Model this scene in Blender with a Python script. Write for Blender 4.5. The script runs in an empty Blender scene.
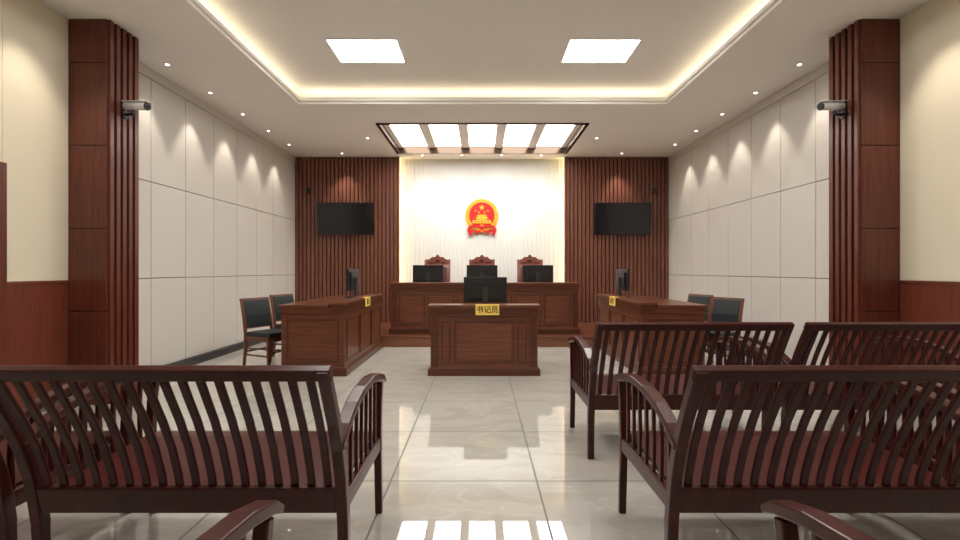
import bpy, bmesh, math
from mathutils import Vector, Matrix

scene = bpy.context.scene
COL = scene.collection

# ------------------------------------------------------------------ materials
def _mat(name):
    m = bpy.data.materials.new(name); m.use_nodes = True
    nt = m.node_tree
    return m, nt, nt.nodes['Principled BSDF']

def plain(name, col, rough=0.5, metal=0.0, emit=None, es=0.0, coat=0.0, noise=0.0):
    m, nt, b = _mat(name)
    b.inputs['Base Color'].default_value = (*col, 1)
    b.inputs['Roughness'].default_value = rough
    b.inputs['Metallic'].default_value = metal
    b.inputs['Coat Weight'].default_value = coat
    if emit:
        b.inputs['Emission Color'].default_value = (*emit, 1)
        b.inputs['Emission Strength'].default_value = es
    if noise > 0:
        tc = nt.nodes.new('ShaderNodeTexCoord')
        n = nt.nodes.new('ShaderNodeTexNoise'); n.inputs['Scale'].default_value = 180
        n.inputs['Detail'].default_value = 3
        bp = nt.nodes.new('ShaderNodeBump'); bp.inputs['Strength'].default_value = noise
        bp.inputs['Distance'].default_value = 0.002
        nt.links.new(tc.outputs['Object'], n.inputs['Vector'])
        nt.links.new(n.outputs['Fac'], bp.inputs['Height'])
        nt.links.new(bp.outputs['Normal'], b.inputs['Normal'])
    return m

def wood(name, c1, c2, axis='Z', rough=0.3, coat=0.3, scale=2.5, spec=0.5):
    m, nt, b = _mat(name)
    tc = nt.nodes.new('ShaderNodeTexCoord')
    mp = nt.nodes.new('ShaderNodeMapping')
    s = [14, 14, 14]; s['XYZ'.index(axis)] = 0.9
    mp.inputs['Scale'].default_value = s
    n = nt.nodes.new('ShaderNodeTexNoise')
    n.inputs['Scale'].default_value = scale; n.inputs['Detail'].default_value = 6
    n.inputs['Distortion'].default_value = 0.6
    r = nt.nodes.new('ShaderNodeValToRGB')
    r.color_ramp.elements[0].position = 0.3; r.color_ramp.elements[0].color = (*c1, 1)
    r.color_ramp.elements[1].position = 0.72; r.color_ramp.elements[1].color = (*c2, 1)
    nt.links.new(tc.outputs['Object'], mp.inputs['Vector'])
    nt.links.new(mp.outputs['Vector'], n.inputs['Vector'])
    nt.links.new(n.outputs['Fac'], r.inputs['Fac'])
    nt.links.new(r.outputs['Color'], b.inputs['Base Color'])
    b.inputs['Roughness'].default_value = rough
    b.inputs['Specular IOR Level'].default_value = spec
    b.inputs['Coat Weight'].default_value = coat
    b.inputs['Coat Roughness'].default_value = 0.12
    return m

def emis(name, col, s):
    m = bpy.data.materials.new(name); m.use_nodes = True
    nt = m.node_tree; nt.nodes.clear()
    e = nt.nodes.new('ShaderNodeEmission'); o = nt.nodes.new('ShaderNodeOutputMaterial')
    e.inputs['Color'].default_value = (*col, 1); e.inputs['Strength'].default_value = s
    nt.links.new(e.outputs[0], o.inputs[0])
    return m

def floor_mat():
    m, nt, b = _mat('polished_floor_tile')
    N = nt.nodes.new; L = nt.links.new
    tc = N('ShaderNodeTexCoord'); sp = N('ShaderNodeSeparateXYZ'); L(tc.outputs['Object'], sp.inputs[0])
    def M(op, a, bb=None):
        n = N('ShaderNodeMath'); n.operation = op
        for i, v in enumerate((a, bb)):
            if v is None: continue
            if isinstance(v, (int, float)): n.inputs[i].default_value = v
            else: L(v, n.inputs[i])
        return n.outputs[0]
    def line(o, off):
        u = M('DIVIDE', M('SUBTRACT', o, off), 0.9)
        f = M('FRACT', M('ADD', u, 50.0))
        g = M('GREATER_THAN', M('ABSOLUTE', M('SUBTRACT', f, 0.5)), 0.4938)
        return g, M('FLOOR', M('ADD', u, 50.0))
    gx, ix = line(sp.outputs['X'], 0.31)
    gy, iy = line(sp.outputs['Y'], 2.957)
    g = M('MAXIMUM', gx, gy)
    cb = N('ShaderNodeCombineXYZ'); L(ix, cb.inputs[0]); L(iy, cb.inputs[1])
    wn = N('ShaderNodeTexWhiteNoise'); L(cb.outputs[0], wn.inputs['Vector'])
    vm = N('ShaderNodeVectorMath'); vm.operation = 'MULTIPLY_ADD'
    L(wn.outputs['Color'], vm.inputs[0]); vm.inputs[1].default_value = (9, 9, 9); L(tc.outputs['Object'], vm.inputs[2])
    mp = N('ShaderNodeMapping'); mp.inputs['Scale'].default_value = (1.0, 2.3, 1); mp.inputs['Rotation'].default_value = (0, 0, 0.5)
    L(vm.outputs[0], mp.inputs['Vector'])
    n1 = N('ShaderNodeTexNoise'); n1.inputs['Scale'].default_value = 1.6; n1.inputs['Detail'].default_value = 7; n1.inputs['Distortion'].default_value = 1.2
    L(mp.outputs[0], n1.inputs['Vector'])
    r = N('ShaderNodeValToRGB')
    e = r.color_ramp.elements
    e[0].position = 0.30; e[0].color = (0.445, 0.42, 0.38, 1)
    e[1].position = 0.75; e[1].color = (0.53, 0.51, 0.47, 1)
    x = e.new(0.48); x.color = (0.485, 0.46, 0.42, 1)
    x = e.new(0.50); x.color = (0.54, 0.52, 0.475, 1)
    x = e.new(0.52); x.color = (0.49, 0.465, 0.425, 1)
    L(n1.outputs['Fac'], r.inputs['Fac'])
    mx = N('ShaderNodeMix'); mx.data_type = 'RGBA'
    L(g, mx.inputs['Factor']); L(r.outputs['Color'], mx.inputs['A']); mx.inputs['B'].default_value = (0.05, 0.04, 0.032, 1)
    L(mx.outputs['Result'], b.inputs['Base Color'])
    ro = M('ADD', M('MULTIPLY', g, 0.5), 0.02)
    L(ro, b.inputs['Roughness'])
    b.inputs['IOR'].default_value = 2.1
    return m

MAH = wood('mahogany_panel', (0.080, 0.0175, 0.0105), (0.140, 0.035, 0.021), 'Z', 0.32, 0.12, spec=.4)
MAHX = wood('mahogany_wainscot', (0.11, 0.024, 0.013), (0.17, 0.042, 0.023), 'Z', 0.38, 0.1, spec=.4)
SLAT = wood('slat_wood', (0.14, 0.043, 0.025), (0.22, 0.076, 0.045), 'Z', 0.36, 0.15)
SLATB = wood('slat_groove_wood', (0.028, 0.008, 0.005), (0.050, 0.015, 0.009), 'Z', 0.5, 0.0)
DESK = wood('desk_wood', (0.105, 0.032, 0.0155), (0.185, 0.062, 0.031), 'X', 0.3, 0.15, spec=.4)
DESKD = wood('desk_wood_dark', (0.066, 0.018, 0.009), (0.115, 0.034, 0.017), 'X', 0.3, 0.15, spec=.4)
STEP = wood('platform_wood', (0.17, 0.060, 0.026), (0.26, 0.102, 0.046), 'X', 0.33, 0.2)
BENCH = wood('bench_mahogany', (0.032, 0.0045, 0.0040), (0.060, 0.0092, 0.0075), 'Z', 0.28, 0.04, spec=.32)
BENCHS = wood('bench_seat_mahogany', (0.045, 0.0062, 0.0056), (0.074, 0.011, 0.0095), 'X', 0.35, 0.0, spec=.25)
CHW = wood('chair_wood', (0.10, 0.030, 0.016), (0.17, 0.055, 0.028), 'Z', 0.35, 0.2)
CHR = wood('judge_chair_wood', (0.15, 0.034, 0.020), (0.25, 0.065, 0.035), 'Z', 0.3, 0.3)
BLK = plain('black_upholstery', (0.012, 0.018, 0.020), 0.45, noise=0.3)
LEAT = plain('maroon_leather', (0.08, 0.018, 0.014), 0.4)
PANEL = plain('grey_fabric_panel', (0.585, 0.55, 0.51), 0.85, noise=0.25)
SEAM = plain('panel_seam', (0.20, 0.18, 0.16), 0.9)
CREAM = plain('cream_wallpaper', (0.68, 0.615, 0.475), 0.8, noise=0.2)
CEIL = plain('ceiling_paint', (0.86, 0.825, 0.775), 0.85)
WHITE = plain('white_wall_flutes', (0.80, 0.80, 0.77), 0.6)
BASE = plain('black_marble_baseboard', (0.02, 0.02, 0.022), 0.2)
TVB = plain('tv_screen_black', (0.010, 0.010, 0.012), 0.16)
PLA = plain('black_plastic', (0.012, 0.012, 0.013), 0.35)
PLAG = plain('grey_plastic', (0.03, 0.03, 0.032), 0.4)
WPL = plain('white_camera_housing', (0.78, 0.79, 0.80), 0.3)
GOLD = plain('emblem_gold', (0.90, 0.50, 0.04), 0.35, 0.25)
RED = plain('emblem_red', (0.58, 0.006, 0.008), 0.4)
YEL = plain('nameplate_yellow', (0.95, 0.66, 0.13), 0.4)
INK = plain('nameplate_ink', (0.01, 0.01, 0.01), 0.5)
FRAME = plain('skylight_bronze_frame', (0.10, 0.065, 0.045), 0.15, 0.6)
CHROME = plain('brushed_metal', (0.6, 0.6, 0.58), 0.3, 1.0)
TRIMW = plain('lamp_trim_white', (0.8, 0.8, 0.78), 0.5)
E_PAN = emis('panel_light_glow', (1.0, 0.965, 0.91), 24)
E_SKY = emis('skylight_glow', (1.0, 0.965, 0.91), 8)
E_COV = emis('cove_led_glow', (1.0, 0.87, 0.62), 5.5)
E_STR = emis('wall_led_glow', (1.0, 0.74, 0.34), 8)
E_DL = emis('downlight_glow', (1.0, 0.95, 0.85), 6)
FLOOR = floor_mat()

# ------------------------------------------------------------------ builder
class B:
    def __init__(s): s.bm = bmesh.new(); s.mats = []
    def mi(s, m):
        if m not in s.mats: s.mats.append(m)
        return s.mats.index(m)
    def _faces(s, vs, idx, m, smooth=None):
        k = s.mi(m)
        for i, f in enumerate(idx):
            try:
                fc = s.bm.faces.new([vs[j] for j in f]); fc.material_index = k
                if smooth and smooth(i): fc.smooth = True
            except ValueError: pass
    def box(s, x0, x1, y0, y1, z0, z1, m, M=None):
        c = [(x, y, z) for z in (z0, z1) for x, y in ((x0, y0), (x1, y0), (x1, y1), (x0, y1))]
        vs = [s.bm.verts.new(M @ Vector(p) if M else p) for p in c]
        s._faces(vs, [(3, 2, 1, 0), (4, 5, 6, 7), (0, 1, 5, 4), (1, 2, 6, 5), (2, 3, 7, 6), (3, 0, 4, 7)], m)
    def prism(s, pts, ext, m, M=None):
        n = len(pts); e = Vector(ext)
        T = (lambda p: M @ p) if M else (lambda p: p)
        vs = [s.bm.verts.new(T(Vector(p))) for p in pts] + [s.bm.verts.new(T(Vector(p) + e)) for p in pts]
        s._faces(vs, [tuple(range(n)), tuple(range(2 * n - 1, n - 1, -1))] + [(i, (i + 1) % n, n + (i + 1) % n, n + i) for i in range(n)], m)
    def ribbon(s, path, th, x0, x1, m):
        n = len(path); vs = []
        for i, (y, z) in enumerate(path):
            a = path[max(i - 1, 0)]; b = path[min(i + 1, n - 1)]
            d = Vector((b[0] - a[0], b[1] - a[1])).normalized(); nn = Vector((-d.y, d.x))
            t = (th[i] if isinstance(th, (list, tuple)) else th) / 2
            for x, sg in ((x0, -1), (x1, -1), (x1, 1), (x0, 1)):
                vs.append(s.bm.verts.new((x, y + nn.x * t * sg, z + nn.y * t * sg)))
        F = []
        for i in range(n - 1):
            for j in range(4):
                a = i * 4 + j; b = i * 4 + (j + 1) % 4
                F.append((a, b, b + 4, a + 4))
        F += [(3, 2, 1, 0), tuple((n - 1) * 4 + k for k in range(4))]
        s._faces(vs, F, m)
    def cyl(s, p0, p1, r0, r1, m, seg=20):
        p0 = Vector(p0); p1 = Vector(p1); d = (p1 - p0).normalized()
        u = d.orthogonal().normalized(); v = d.cross(u)
        vs = []
        for p, r in ((p0, r0), (p1, r1)):
            for i in range(seg):
                a = 2 * math.pi * i / seg
                vs.append(s.bm.verts.new(p + (u * math.cos(a) + v * math.sin(a)) * r))
        F = [(i, (i + 1) % seg, seg + (i + 1) % seg, seg + i) for i in range(seg)]
        F += [tuple(range(seg - 1, -1, -1)), tuple(range(seg, 2 * seg))]
        s._faces(vs, F, m, lambda i: i < seg)
    def frame(s, a, bb, c, d, w, mk, m):
        mk(a, bb, c, c + w, m); mk(a, bb, d - w, d, m); mk(a, a + w, c + w, d - w, m); mk(bb - w, bb, c + w, d - w, m)
    def ell(s, c, r, m, M=None):
        T = Matrix.Translation(c) @ (M or Matrix()) @ Matrix.Diagonal((*r, 1))
        k = s.mi(m)
        res = bmesh.ops.create_uvsphere(s.bm, u_segments=12, v_segments=8, radius=1, matrix=T)
        fs = set()
        for v in res['verts']:
            for f in v.link_faces: fs.add(f)
        for f in fs: f.material_index = k; f.smooth = True
    def finish(s, name, loc=(0, 0, 0), rz=0.0, bevel=0.0, parent=None, seg=2):
        bmesh.ops.recalc_face_normals(s.bm, faces=s.bm.faces)
        me = bpy.data.meshes.new(name); s.bm.to_mesh(me); s.bm.free()
        for m in s.mats: me.materials.append(m)
        return inst(me, name, loc, rz, bevel, parent, seg)

def inst(me, name, loc=(0, 0, 0), rz=0.0, bevel=0.0, parent=None, seg=2):
    o = bpy.data.objects.new(name, me); COL.objects.link(o)
    o.location = loc; o.rotation_euler = (0, 0, rz)
    if bevel > 0:
        md = o.modifiers.new('bevel', 'BEVEL'); md.width = bevel; md.segments = seg
        md.limit_method = 'ANGLE'; md.angle_limit = math.radians(40); md.harden_normals = False
    if parent: o.parent = parent
    return o

H = 3.72      # soffit height
HU = 3.95     # tray ceiling height
WX = 4.0
YB = 10.3     # timber back wall plane
Y0 = -2.6     # wall behind
CY = 4.62     # column front

# ------------------------------------------------------------------ room
b = B(); b.box(-4.2, 4.2, Y0 - .2, 10.8, -0.12, 0, FLOOR); b.finish('floor')

def side_wall(sg, name):
    b = B()
    def bx(d0, d1, y0, y1, z0, z1, m):
        xs = sorted((sg * (WX + .04 - d0), sg * (WX + .04 - d1)))
        b.box(xs[0], xs[1], y0, y1, z0, z1, m)
    bx(-.16, 0, Y0 - .2, 10.7, 0, H + .3, SEAM)
    ys = [5.08] + [5.78 + .68 * i for i in range(7)]
    ys = [y for y in ys if y < YB - .1] + [YB - .01]
    zs = [0.10, 1.2, 2.36, 3.60]
    for i in range(len(ys) - 1):
        for j in range(3):
            bx(-.01, .04, ys[i] + .004, ys[i + 1] - .004, zs[j] + .004, zs[j + 1] - .004, PANEL)
    bx(-.01, .045, 5.08, YB, 3.60, H, PANEL)
    y1 = CY
    if sg < 0:
        bx(-.01, .04, 3.98, y1, 1.2, H, CREAM)
        bx(-.01, .04, 2.93, 3.98, 2.19, H, CREAM)
        bx(-.01, .04, Y0, 2.93, 1.2, H, CREAM)
        rng = [(Y0, 2.93), (3.98, y1)]
    else:
        bx(-.01, .04, Y0, y1, 1.2, H, CREAM); rng = [(Y0, y1)]
    for a, c in rng:
        n = max(1, round((c - a) / .9)); w = (c - a) / n
        for i in range(n):
            bx(-.01, .045, a + w * i + .003, a + w * (i + 1) - .003, .1, 1.17, MAHX)
        bx(-.01, .05, a, c, 1.17, 1.2, MAHX)
    return b.finish(name, bevel=.006)
side_wall(-1, 'wall_left'); side_wall(1, 'wall_right')

b = B(); b.box(-3.995, -3.945, 5.08, YB - .05, 0, .1, BASE); b.finish('baseboard_left')
b = B(); b.box(3.945, 3.995, 5.08, YB - .05, 0, .1, BASE); b.finish('baseboard_right')

# door in left wall
b = B()
b.box(-4.038, -3.95, 2.94, 3.02, 0, 2.185, MAH); b.box(-4.038, -3.95, 3.89, 3.97, 0, 2.185, MAH); b.box(-4.038, -3.95, 3.02, 3.89, 2.105, 2.185, MAH)
b.box(-4.035, -3.98, 3.02, 3.89, 0.005, 2.105, MAHX)
for z0, z1 in ((.15, .95), (1.1, 2.0)):
    b.frame(3.14, 3.77, z0, z1, .05, lambda a, c, d, e, m: b.box(-3.98, -3.965, a, c, d, e, m), MAH)
b.cyl((-3.98, 3.83, 1.0), (-3.93, 3.83, 1.0), .012, .012, CHROME); b.cyl((-3.93, 3.84, 1.0), (-3.93, 3.72, 1.0), .01, .01, CHROME)
b.finish('door_1', bevel=.004)

# back wall
b = B()
b.box(-4.2, 4.2, 10.56, 10.7, 0, H + .3, SEAM)
RX = 1.93
for sg in (-1, 1):
    xs = sorted((sg * RX, sg * 4.0))
    b.box(xs[0], xs[1], YB + .0, 10.56, 0, H, SLATB)
    xs = sorted((sg * 1.80, sg * 4.0))
    n = 26; p = 2.20 / n
    for i in range(n):
        x = xs[0] + p * (i + .5)
        b.box(x - p * .35, x + p * .35, YB - .028, YB, 0, H, SLAT)
    e = sorted((sg * 1.77, sg * RX))
    b.box(e[0], e[1], YB - .002, YB + .02, 0, H, SLATB)
    e = sorted((sg * 1.77, sg * 1.80))
    b.box(e[0], e[1], YB - .045, YB + .02, 0, H, SLAT)
b.box(-RX, RX, 10.50, 10.56, 0, H, WHITE)
n = 42; p = 3.84 / n
for i in range(n):
    x = -1.92 + p * (i + .5)
    b.prism([(x - p * .47, 10.50, .0), (x - p * .38, 10.490, .0), (x + p * .38, 10.490, .0), (x + p * .47, 10.50, .0)], (0, 0, H), WHITE)
b.finish('wall_back')
b = B()
for sg in (-1, 1):
    xs = sorted((sg * 1.91, sg * 1.928)); b.box(xs[0], xs[1], 10.34, 10.46, .02, H - .02, E_STR)
b.finish('led_strip_light')
b = B(); b.box(-4.2, 4.2, Y0 - .2, Y0, 0, H + .3, CREAM); b.finish('wall_front')

# ceiling
TX, TY0, TY1 = 2.68, -1.7, 7.0
SX, SY0, SY1 = 1.76, 7.9, 9.93
b = B(); T = .07
b.box(-4.1, -TX, Y0, 10.6, H, H + T, CEIL); b.box(TX, 4.1, Y0, 10.6, H, H + T, CEIL)
b.box(-TX, TX, Y0, TY0, H, H + T, CEIL); b.box(-TX, TX, TY1, SY0, H, H + T, CEIL)
b.box(-TX, TX, SY1, 10.6, H, H + T, CEIL)
b.box(-TX, -SX, SY0, SY1, H, H + T, CEIL); b.box(SX, TX, SY0, SY1, H, H + T, CEIL)
for o, o2, z0, z1 in ((.035, 0, H + .035, H + .065), (0, .03, H + T, H + T + .035)):
    b.box(-TX - o2, -TX + o, TY0 - .03, TY1 + o2, z0, z1, CEIL); b.box(TX - o, TX + o2, TY0 - .03, TY1 + o2, z0, z1, CEIL)
    b.box(-TX, TX, TY1 - o, TY1 + o2, z0, z1, CEIL); b.box(-TX, TX, TY0 - o2, TY0 + o, z0, z1, CEIL)
CO = .24
b.box(-TX - CO, TX + CO, TY0 - CO, TY1 + CO, HU, HU + .06, CEIL)
for sg in (-1, 1):
    xs = sorted((sg * (TX + CO), sg * (TX + CO + .05))); b.box(xs[0], xs[1], TY0 - CO, TY1 + CO, H + T, HU + .06, CEIL)
b.box(-TX - CO, TX + CO, TY1 + CO, TY1 + CO + .05, H + T, HU + .06, CEIL)
b.box(-TX - CO, TX + CO, TY0 - CO - .05, TY0 - CO, H + T, HU + .06, CEIL)
b.finish('ceiling')
b = B()
for sg in (-1, 1):
    xs = sorted((sg * (TX + .12), sg * (TX + .16))); b.box(xs[0], xs[1], TY0, TY1 + .1, H + T + .002, H + T + .02, E_COV)
b.box(-TX, TX, TY1 + .12, TY1 + .16, H + T + .002, H + T + .02, E_COV)
b.finish('cove_led_light')

# skylight style luminous ceiling panel
b = B()
for sg in (-1, 1):
    xs = sorted((sg * SX, sg * (SX - .06))); b.box(xs[0], xs[1], SY0, SY1, H - .02, H + .16, FRAME)
b.box(-SX, SX, SY0, SY0 + .05, H - .02, H + .16, FRAME); b.box(-SX, SX, SY1 - .05, SY1, H - .02, H + .16, FRAME)
b.box(-SX, SX, SY0, SY1, H + .14, H + .18, CEIL)
for i in range(5):
    x = -1.36 + .68 * i
    b.box(x - .25, x + .25, SY0 + .12, SY1 - .12, H + .115, H + .139, E_SKY)
for i in range(6):
    x = -1.70 + .68 * i
    b.box(x - .085, x + .085, SY0 + .05, SY1 - .05, H + .09, H + .14, CEIL)
b.finish('skylight_ceiling_light')

pm = None
for y in (5.5, 2.9, .3):
    for sg in (-1, 1):
        if pm is None:
            b = B(); b.box(-.41, .41, 0, .6, HU - .012, HU - .001, TRIMW); b.box(-.395, .395, .015, .585, HU - .016, HU - .011, E_PAN)
            o = b.finish('ceiling_panel_light', (sg * 1.40, y, 0)); pm = o.data
        else: inst(pm, 'ceiling_panel_light', (sg * 1.40, y, 0))

# downlights
dm = None
def downlight(x, y, power, tilt, size=75, blend=.7, col=(1, .90, .77), z=H):
    global dm
    if dm is None:
        b = B(); b.cyl((0, 0, -.004), (0, 0, -.0005), .036, .036, TRIMW); b.cyl((0, 0, -.006), (0, 0, -.0035), .022, .022, E_DL)
        o = b.finish('ceiling_downlight', (x, y, z)); dm = o.data
    else: o = inst(dm, 'ceiling_downlight', (x, y, z))
    l = bpy.data.lights.new('spot_lamp', 'SPOT'); l.energy = power; l.spot_size = math.radians(size); l.spot_blend = blend
    l.color = col; l.shadow_soft_size = .03
    lo = bpy.data.objects.new('spot_lamp', l); COL.objects.link(lo); lo.parent = o
    lo.location = (0, 0, -.02)
    d = Vector(tilt); lo.rotation_euler = d.to_track_quat('-Z', 'Y').to_euler()
for sg in (-1, 1):
    for y in (5.65, 6.55, 7.45, 8.35, 9.25):
        downlight(sg * 3.72, y, 36, (sg * .12, 0, -1), 60, .6)
    for y in (4.1, 2.3, .5):
        downlight(sg * 3.55, y, 44, (sg * .2, 0, -1), 72, .8)
    downlight(sg * 2.9, 9.95, 50, (0, .12, -1), 70, .7)
    downlight(sg * 2.1, 8.8, 45, (0, 0, -1), 90, .7)
    for x in (.42, 1.25):
        downlight(sg * x, 10.12, 20, (0, .15, -1), 75, .8, (1, .95, .88))

# ------------------------------------------------------------------ columns
def column(sg, name):
    b = B()
    def bx(x0, x1, y0, y1, z0, z1, m):
        xs = sorted((sg * x0, sg * x1)); b.box(xs[0], xs[1], y0, y1, z0, z1, m)
    bx(3.68, 3.998, CY + .035, 5.03, 0, H, SLATB)
    zz = [0, .1, .9, 1.7, 2.5, 3.3, H]
    for i in range(6):
        bx(3.635, 3.998, CY, CY + .035, zz[i] + .003, zz[i + 1] - .003, MAH)
        bx(3.645, 3.68, CY + .035, 5.03, zz[i] + .003, zz[i + 1] - .003, MAH)
    n = 5; p = (5.035 - CY) / n
    for i in range(n):
        y = CY + p * (i + .5)
        bx(3.61, 3.645, y - p * .30, y + p * .30, 0, H, MAH)
    bx(3.635, 3.998, 5.03, 5.06, 0, H, MAH)
    return b.finish(name, bevel=.004)
column(-1, 'column'); column(1, 'column')

# ------------------------------------------------------------------ platform
b = B()
b.box(-3.0, 3.0, 8.12, 10.25, 0, .155, STEP); b.box(-3.03, 3.03, 8.09, 10.25, .155, .185, DESK)
PZ = .185
b.finish('judge_platform', bevel=.005)

# ------------------------------------------------------------------ desks
def panel_face(b, axis, pos, sgn, u0, u1, z0, z1, m1, m2):
    def mk(t):
        def f(a, c, d, e, m):
            lo, hi = sorted((pos, pos + sgn * t))
            if axis == 'Y': b.box(a, c, lo, hi, d, e, m)
            else: b.box(lo, hi, a, c, d, e, m)
        return f
    b.frame(u0, u1, z0, z1, .022, mk(.012), m2)
    mk(.006)(u0 + .045, u1 - .045, z0 + .045, z1 - .045, m1)

def desk_front(w, d, h, wt, panels, name, loc, rz=0, ledge=.26):
    b = B()
    x0, x1 = -w / 2, w / 2
    b.box(x0 + .03, x1 - .03, .03, ledge, .08, h - .03, DESK)
    b.box(x0, x1, 0, ledge + .02, 0, .085, DESKD)
    b.box(x0 + .015, x1 - .015, .015, ledge + .01, .085, .105, DESK)
    b.box(x0 + .01, x1 - .01, .01, ledge + .01, h - .15, h - .13, DESKD)
    b.box(x0 + .02, x1 - .02, .02, ledge, h - .13, h - .035, DESKD)
    b.box(x0, x1, 0, ledge + .02, h - .035, h, DESK)
    for a, c in ((x0 + .03, x0 + .07), (x1 - .07, x1 - .03)):
        b.box(a, c, ledge, d - .03, .08, wt - .03, DESK)
        b.box(a - .01, c + .01, ledge, d - .02, 0, .08, DESKD)
    b.box(x0 + .01, x1 - .01, ledge + .021, d, wt - .03, wt, DESK)
    pw = .09
    for a in (x0 + .04, x1 - .04 - pw): b.box(a, a + pw, .018, .03, .105, h - .15, DESKD)
    a0 = x0 + .04 + pw + .04; a1 = -a0; g = .05; n = panels
    ww = (a1 - a0 - g * (n - 1)) / n
    if panels == 1:
        panel_face(b, 'Y', .03, -1, -.37, .37, .15, h - .19, DESK, DESKD)
        for s_ in (-1, 1):
            u = sorted((s_ * .41, s_ * .53)); panel_face(b, 'Y', .03, -1, u[0], u[1], .15, h - .19, DESK, DESKD)
    else:
        for i in range(n):
            u = a0 + i * (ww + g)
            panel_face(b, 'Y', .03, -1, u, u + ww, .16, h - .20, DESK, DESKD)
    panel_face(b, 'X', x0 + .03, -1, ledge + .03, d - .08, .16, wt - .1, DESK, DESKD)
    panel_face(b, 'X', x1 - .03, 1, ledge + .03, d - .08, .16, wt - .1, DESK, DESKD)
    return b.finish(name, loc, rz, bevel=.004)

desk_front(1.38, .78, .87, .76, 1, 'clerk_desk', (.01, 5.88, 0))
desk_front(3.34, .80, .895, .76, 6, 'judge_bench_desk', (.04, 8.38, PZ))

def side_desk(name, xin, y0, y1, sg):
    w = .84; h = .90; ht = .87
    b = B()
    def bx(a, c, y_0, y_1, z0, z1, m):
        xs = sorted((sg * a, sg * c)); b.box(xs[0], xs[1], y_0, y_1, z0, z1, m)
    L = y1 - y0
    bx(.03, w - .03, .03, L - .03, .08, ht - .03, DESK)
    bx(0, w, 0, L, 0, .085, DESKD); bx(.015, w - .015, .015, L - .015, .085, .105, DESK)
    bx(.02, .2, .02, L - .02, ht - .12, h - .03, DESKD)
    bx(0, .22, 0, L, h - .03, h, DESK)
    bx(.221, w, .0, L, ht - .03, ht, DESK)
    bx(.2, w - .01, .02, L - .02, ht - .12, ht - .1, DESKD)
    n = 3; g = .05; a0 = .1; ww = (L - .2 - g * (n - 1)) / n
    for i in range(n):
        u = a0 + i * (ww + g)
        panel_face(b, 'X', sg * .03, -sg, u, u + ww, .16, ht - .17, DESK, DESKD)
    us = sorted((sg * .10, sg * (w - .10)))
    panel_face(b, 'Y', .03, -1, us[0], us[1], .16, ht - .17, DESK, DESKD)
    return b.finish(name, (xin, y0, 0), bevel=.004)
side_desk('side_desk', -1.67, 5.86, 8.05, -1)
side_desk('side_desk', 1.91, 5.86, 8.05, 1)

# ------------------------------------------------------------------ monitors (screen faces +Y, back faces -Y)
b = B()
b.box(-.285, .285, -.02, .012, .11, .445, PLA)
b.box(-.20, .20, -.045, -.02, .16, .39, PLA)
b.box(-.277, .277, .012, .014, .125, .437, TVB)
b.box(-.035, .035, -.075, -.045, .02, .30, PLAG)
b.box(-.12, .12, -.12, .08, 0, .018, PLAG)
b.box(-.03, .03, -.0765, -.045, .30, .31, PLA)
mo = b.finish('computer_monitor', (.03, 6.36, .761), bevel=.005); mm = mo.data
for x, y, z, r in ((-1.0, 8.9, PZ + .761, 0), (0, 8.9, PZ + .761, 0), (1.03, 8.9, PZ + .761, 0),
                   (-2.03, 7.5, .871, math.radians(88)), (2.19, 7.5, .871, math.radians(-88))):
    inst(mm, 'computer_monitor', (x, y, z), r, .005)

# ------------------------------------------------------------------ nameplates
def text_mesh(body, size, mat, parent, loc, rot):
    cu = bpy.data.curves.new('lettering', 'FONT'); cu.body = body; cu.size = size; cu.align_x = 'CENTER'; cu.align_y = 'CENTER'
    cu.extrude = .0006; cu.offset = .0012
    o = bpy.data.objects.new('lettering', cu); COL.objects.link(o)
    bpy.context.view_layer.update()
    dg = bpy.context.evaluated_depsgraph_get()
    me = bpy.data.meshes.new_from_object(o.evaluated_get(dg))
    bpy.data.objects.remove(o)
    me.materials.clear(); me.materials.append(mat)
    t = bpy.data.objects.new('lettering', me); COL.objects.link(t); t.parent = parent; t.location = loc; t.rotation_euler = rot
def nameplate(loc, rz, w, h, body):
    b = B(); b.box(-w / 2, w / 2, -.012, -.001, 0, h, YEL)
    b.box(-w / 2, w / 2, -.012, .05, h, h + .004, YEL)
    o = b.finish('nameplate', loc, rz, bevel=.001)
    text_mesh(body, h * .72, INK, o, (0, -.0135, h * .5), (math.radians(90), 0, 0))
nameplate((.05, 5.88, .748), 0, .29, .125, '\u4e66\u8bb0\u5458')
nameplate((-1.67, 6.95, .778), math.radians(90), .28, .125, '\u539f\u544a')
nameplate((1.91, 7.05, .778), math.radians(-90), .28, .125, '\u88ab\u544a')

# ------------------------------------------------------------------ benches
L = 1.25
b = B()
back = [(-.685, .40), (-.705, .50), (-.745, .62), (-.80, .74), (-.86, .85), (-.92, .955)]
post = [(-.665, 0), (-.665, .15), (-.670, .30)] + back
for sg in (-1, 1):
    xs = sorted((sg * L / 2, sg * (L / 2 - .044)))
    b.ribbon(post, [.034, .038, .046, .048, .046, .044, .042, .040, .038], xs[0], xs[1], BENCH)
    b.ribbon([(-.005, 0), (-.02, .2), (-.03, .42), (-.02, .6), (.0, .70)], [.028, .034, .042, .038, .036], xs[0] + .003, xs[1] - .003, BENCH)
    xa = sorted((sg * (L / 2 + .006), sg * (L / 2 - .050)))
    arm = [(.055, .695), (.01, .722), (-.10, .750), (-.24, .766), (-.40, .758), (-.55, .728), (-.67, .68), (-.76, .625)]
    b.ribbon(arm, [.020, .032, .034, .034, .034, .034, .032, .030], xa[0], xa[1], BENCH)
    b.box(xs[0] + .006, xs[1] - .006, -.68, -.02, .345, .415, BENCH)
    for y in (-.11, -.20, -.29, -.38, -.47, -.56, -.65):
        for (ya, za), (yb, zb) in zip(arm, arm[1:]):
            if yb <= y <= ya: z = za + (zb - za) * (ya - y) / (ya - yb)
        b.ribbon([(y, .41), (y - .006, .55), (y, z - .012)], .022, xs[0] + .014, xs[1] - .014, BENCH)
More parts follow.
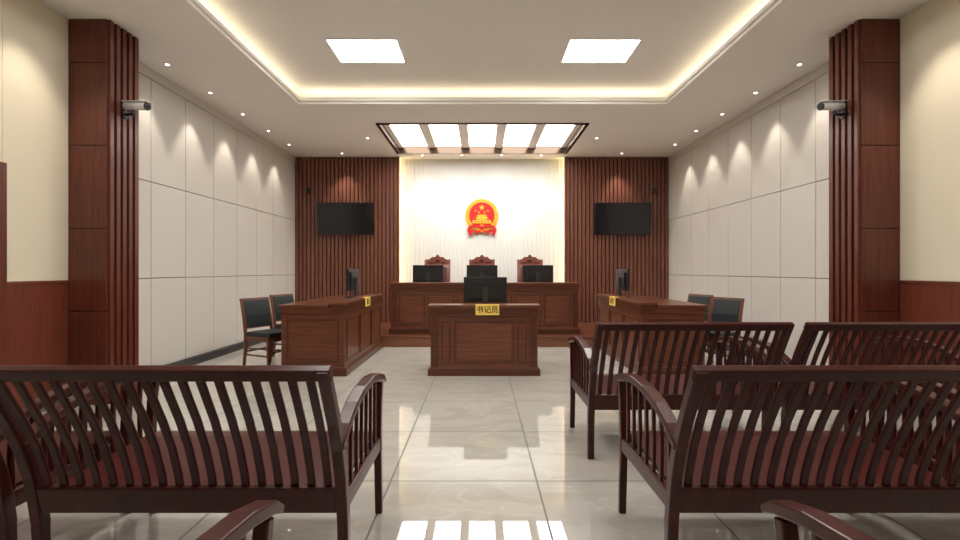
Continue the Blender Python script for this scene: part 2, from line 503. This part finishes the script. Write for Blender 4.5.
xi = L / 2 - .044
b.box(-xi, xi, -.045, -.012, .335, .42, BENCH)
b.ribbon([(-.68, .405), (-.5, .418), (-.3, .428), (-.12, .436), (-.01, .428)], .024, -xi, xi, BENCHS)
b.ribbon([(-.678, .345), (-.705, .455)], .028, -xi, xi, BENCH)
b.ribbon([(-.895, .917), (-.92, .962)], .032, -L / 2 - .004, L / 2 + .004, BENCH)
n = 18
for i in range(n):
    x = -xi + (2 * xi) * (i + .5) / n
    b.ribbon(back[:-1] + [(-.90, .925)], .014, x - .016, x + .016, BENCH)
bo = b.finish('courtroom_bench', (1.325, 2.58, 0), bevel=.005); bme = bo.data
for x, y in ((1.325, 3.97), (2.665, 3.97), (2.665, 2.58), (-1.185, 2.58), (-2.525, 2.58), (-1.165, 1.16), (1.30, 1.16)):
    inst(bme, 'courtroom_bench', (x, y, 0), 0, .005)

# ------------------------------------------------------------------ side chairs (face +Y)
b = B()
w = .23
for sg in (-1, 1):
    xs = sorted((sg * w, sg * (w - .034)))
    b.ribbon([(.21, 0), (.20, .44)], [.03, .04], xs[0], xs[1], CHW)
    b.ribbon([(-.235, .0), (-.205, .25), (-.20, .46), (-.235, .7), (-.285, .92)], [.03, .038, .042, .036, .03], xs[0], xs[1], CHW)
    b.box(xs[0] + .008, xs[1] - .008, -.20, .19, .18, .205, CHW)
    b.box(xs[0] + .004, xs[1] - .004, -.20, .19, .375, .435, CHW)
    b.box(xs[0] + .008, xs[1] - .008, -.20, .19, .27, .29, CHW)
b.box(-w + .03, w - .03, .185, .21, .375, .435, CHW); b.box(-w + .03, w - .03, -.215, -.19, .375, .435, CHW)
b.box(-w + .03, w - .03, .195, .212, .22, .245, CHW); b.box(-w + .03, w - .03, -.22, -.2, .22, .245, CHW)
b.box(-w + .005, w - .005, -.185, .235, .437, .49, BLK)
b.ribbon([(-.215, .54), (-.235, .70), (-.262, .82), (-.280, .895)], .05, -w + .032, w - .032, BLK)
b.ribbon([(-.280, .892), (-.290, .925)], .034, -w, w, CHW)
b.ribbon([(-.206, .525), (-.211, .55)], .026, -w + .03, w - .03, CHW)
co = b.finish('side_chair', (-2.84, 6.40, 0), math.radians(-114), bevel=.008); cm = co.data
for x, y, r in ((-2.84, 7.3, -112), (3.08, 6.40, 116), (3.10, 7.3, 112)):
    inst(cm, 'side_chair', (x, y, 0), math.radians(r), .008)

# ------------------------------------------------------------------ judge chairs (face -Y)
b = B(); w = .26
for sg in (-1, 1):
    xs = sorted((sg * w, sg * (w - .045)))
    b.ribbon([(-.25, 0), (-.25, .68)], [.04, .045], xs[0], xs[1], CHR)
    b.ribbon([(.24, 0), (.24, .02), (.22, .45), (.25, .85), (.31, 1.30)], [.045, .045, .05, .045, .04], xs[0], xs[1], CHR)
    b.ribbon([(-.30, .66), (-.2, .70), (.0, .69), (.24, .70)], .04, xs[0] - .005, xs[1] + .005, CHR)
    b.box(xs[0] + .006, xs[1] - .006, -.25, .22, .38, .45, CHR)
    b.cyl((sg * (w - .022), .31, 1.30), (sg * (w - .022), .31, 1.335), .026, .012, CHR)
b.box(-w + .04, w - .04, -.27, -.235, .38, .45, CHR); b.box(-w + .04, w - .04, .2, .23, .38, .45, CHR)
b.box(-w + .045, w - .045, -.27, .21, .45, .52, LEAT)
b.ribbon([(.225, .58), (.25, .85), (.292, 1.17)], .05, -w + .07, w - .07, LEAT)
b.ribbon([(.225, .55), (.25, .85), (.30, 1.22)], .024, -w + .04, w - .04, CHR)
crest = []
for i in range(25):
    t = i / 24 * 2 - 1
    z = 1.29 + .10 * (1 - t * t) + (.03 * math.cos(t * 8) if abs(t) < .2 else 0) + .010 * math.cos(t * 14)
    crest.append((t * (w - .02), .292, z))
crest += [(w - .02, .292, 1.19), (-w + .02, .292, 1.19)]
b.prism(crest, (0, .035, 0), CHR)
b.ell((0, .288, 1.31), (.05, .014, .035), LEAT)
b.ell((-.12, .288, 1.27), (.05, .012, .018), LEAT); b.ell((.12, .288, 1.27), (.05, .012, .018), LEAT)
jo = b.finish('judge_chair', (-.90, 9.42, PZ + .001), 0, bevel=.004); jm = jo.data
for x in (0.0, .97): inst(jm, 'judge_chair', (x, 9.42, PZ + .001), 0, .004)

# ------------------------------------------------------------------ televisions
b = B(); M = Matrix.Rotation(math.radians(7), 4, 'X')
b.box(-.60, .60, -.02, .025, -.34, .34, PLA, M)
b.box(-.585, .585, -.022, -.019, -.325, .325, TVB, M)
b.box(-.25, .25, .02, .05, -.18, .18, PLAG, M)
b.box(-.06, .06, .03, .16, -.04, .04, PLAG); b.box(-.14, .14, .135, .158, -.12, .12, PLAG)
to = b.finish('wall_television', (-2.87, YB - .19, 2.38), bevel=.003)
inst(to.data, 'wall_television', (2.96, YB - .19, 2.38), 0, .003)

# ------------------------------------------------------------------ CCTV cameras
def cctv(name, sg, loc, body, dark):
    b = B()
    b.cyl((0, 0, -.04), (sg * .015, 0, -.04), .045, .045, dark)
    b.cyl((sg * .015, 0, -.04), (sg * .09, 0, -.035), .016, .014, dark)
    b.cyl((sg * .09, 0, -.05), (sg * .09, 0, .02), .02, .02, dark)
    b.cyl((sg * .01, 0, .045), (sg * .26, -.05, .025), .038, .038, body)
    b.cyl((sg * .258, -.05, .025), (sg * .272, -.053, .024), .040, .038, PLA)
    b.cyl((sg * .270, -.053, .024), (sg * .274, -.054, .024), .02, .02, TVB)
    Mx = Matrix.Translation((sg * .14, -.027, .077)) @ Matrix.Rotation(math.radians(-11 * sg), 4, 'Z') @ Matrix.Rotation(math.radians(4.5 * sg), 4, 'Y')
    b.box(-.145, .155, -.038, .038, -.004, .004, body, Mx)
    return b.finish(name, loc, bevel=.002)
cctv('security_camera', 1, (-3.608, 4.82, 2.90), WPL, PLA)
cctv('security_camera', -1, (3.608, 4.82, 2.90), WPL, PLA)
for sg in (-1, 1):
    b = B()
    b.box(-.03, .03, .0, .015, -.05, .05, PLA); b.cyl((0, 0, 0), (0, -.10, .02), .014, .014, PLA)
    b.cyl((0, -.05, .05), (-sg * .10, -.24, -.0), .045, .045, PLA); b.cyl((-sg * .10, -.24, 0), (-sg * .103, -.247, -.001), .035, .03, TVB)
    b.finish('security_camera', (sg * 3.70, YB - .044, 2.96), bevel=.002)

# ------------------------------------------------------------------ national emblem (XZ plane, faces -Y)
b = B()
def disc(cx, cz, rx, rz, y0, y1, m, n=48):
    b.prism([(cx + rx * math.cos(2 * math.pi * i / n), y0, cz + rz * math.sin(2 * math.pi * i / n)) for i in range(n)], (0, y1 - y0, 0), m)
def star(cx, cz, r, y, rot=0):
    pts = []
    for i in range(10):
        a = math.pi / 2 + rot + i * math.pi / 5; rr = r if i % 2 == 0 else r * .4
        pts.append((cx + rr * math.cos(a), y, cz + rr * math.sin(a)))
    b.prism(pts, (0, .012, 0), GOLD)
disc(0, .02, .355, .365, -.02, 0, GOLD); disc(0, .03, .275, .285, -.032, -.02, RED)
for ring, (r, n, s_) in enumerate(((.345, 34, .034), (.295, 30, .028))):
    for i in range(n):
        a = 2 * math.pi * (i + .5 * ring) / n
        if math.sin(a) < -.88: continue
        d = 1 if math.cos(a) > 0 else -1
        R = Matrix.Rotation(-(a + d * (math.pi / 2 - .45)), 4, 'Y')
        b.ell((r * math.cos(a), -.03, .02 + r * 1.03 * math.sin(a)), (s_, .012, .013), GOLD, R)
star(0, .20, .07, -.045)
for x, z in ((-.135, .13), (-.065, .095), (.065, .095), (.135, .13)): star(x, z, .03, -.045)
for x0, x1, z0, z1 in ((-.20, .20, -.13, -.075), (-.22, .22, -.145, -.13), (-.11, .11, -.065, -.03), (-.085, .085, -.01, .012)):
    b.box(x0, x1, -.045, -.03, z0, z1, GOLD)
b.prism([(-.15, -.048, -.03), (.15, -.048, -.03), (.11, -.048, -.005), (-.11, -.048, -.005)], (0, .018, 0), GOLD)
b.prism([(-.12, -.048, .012), (.12, -.048, .012), (.07, -.048, .045), (-.07, -.048, .045)], (0, .018, 0), GOLD)
for i in range(-2, 3): b.box(i * .07 - .012, i * .07 + .012, -.047, -.044, -.128, -.095, RED)
cz = -.25
pts = []
for i in range(48):
    a = 2 * math.pi * i / 48; r = .085 if (i // 2) % 2 else .07
    pts.append((r * math.cos(a), -.05, cz + r * math.sin(a)))
b.prism(pts, (0, .03, 0), GOLD); disc(0, cz, .045, .045, -.058, -.05, RED)
def band(path, w, y):
    P = [Vector(p) for p in path]; up = []; dn = []
    for i, p in enumerate(P):
        d = (P[min(i + 1, len(P) - 1)] - P[max(i - 1, 0)]).normalized(); nn = Vector((-d.y, d.x)) * w / 2
        up.append(p + nn); dn.append(p - nn)
    for i in range(len(P) - 1):
        b.prism([(q.x, y, q.y) for q in (up[i], up[i + 1], dn[i + 1], dn[i])], (0, .018, 0), RED)
for sg in (-1, 1):
    band([(sg * .02, -.235), (sg * .10, -.20), (sg * .19, -.20), (sg * .27, -.24), (sg * .30, -.30)], .055, -.062)
    band([(sg * .29, -.27), (sg * .24, -.32), (sg * .17, -.30), (sg * .10, -.335), (sg * .03, -.32)], .05, -.058)
    band([(sg * .29, -.28), (sg * .265, -.36), (sg * .22, -.40)], .06, -.054)
    band([(sg * .10, -.31), (sg * .13, -.38)], .05, -.05)
b.finish('national_emblem', (.0, 10.482, 2.46), bevel=0)

# ------------------------------------------------------------------ world / camera / view
wd = bpy.data.worlds.new('world'); scene.world = wd; wd.use_nodes = True
wd.node_tree.nodes['Background'].inputs[0].default_value = (.5, .5, .5, 1)
wd.node_tree.nodes['Background'].inputs[1].default_value = .2
cam = bpy.data.cameras.new('camera'); cam.lens = 18; cam.sensor_width = 36; cam.clip_start = .05
co = bpy.data.objects.new('camera', cam); COL.objects.link(co)
co.location = (-.04, 0, 1.3); co.rotation_euler = (math.radians(90), 0, 0)
scene.camera = co
scene.view_settings.view_transform = 'Standard'
scene.view_settings.look = 'None'
scene.view_settings.exposure = 0.35
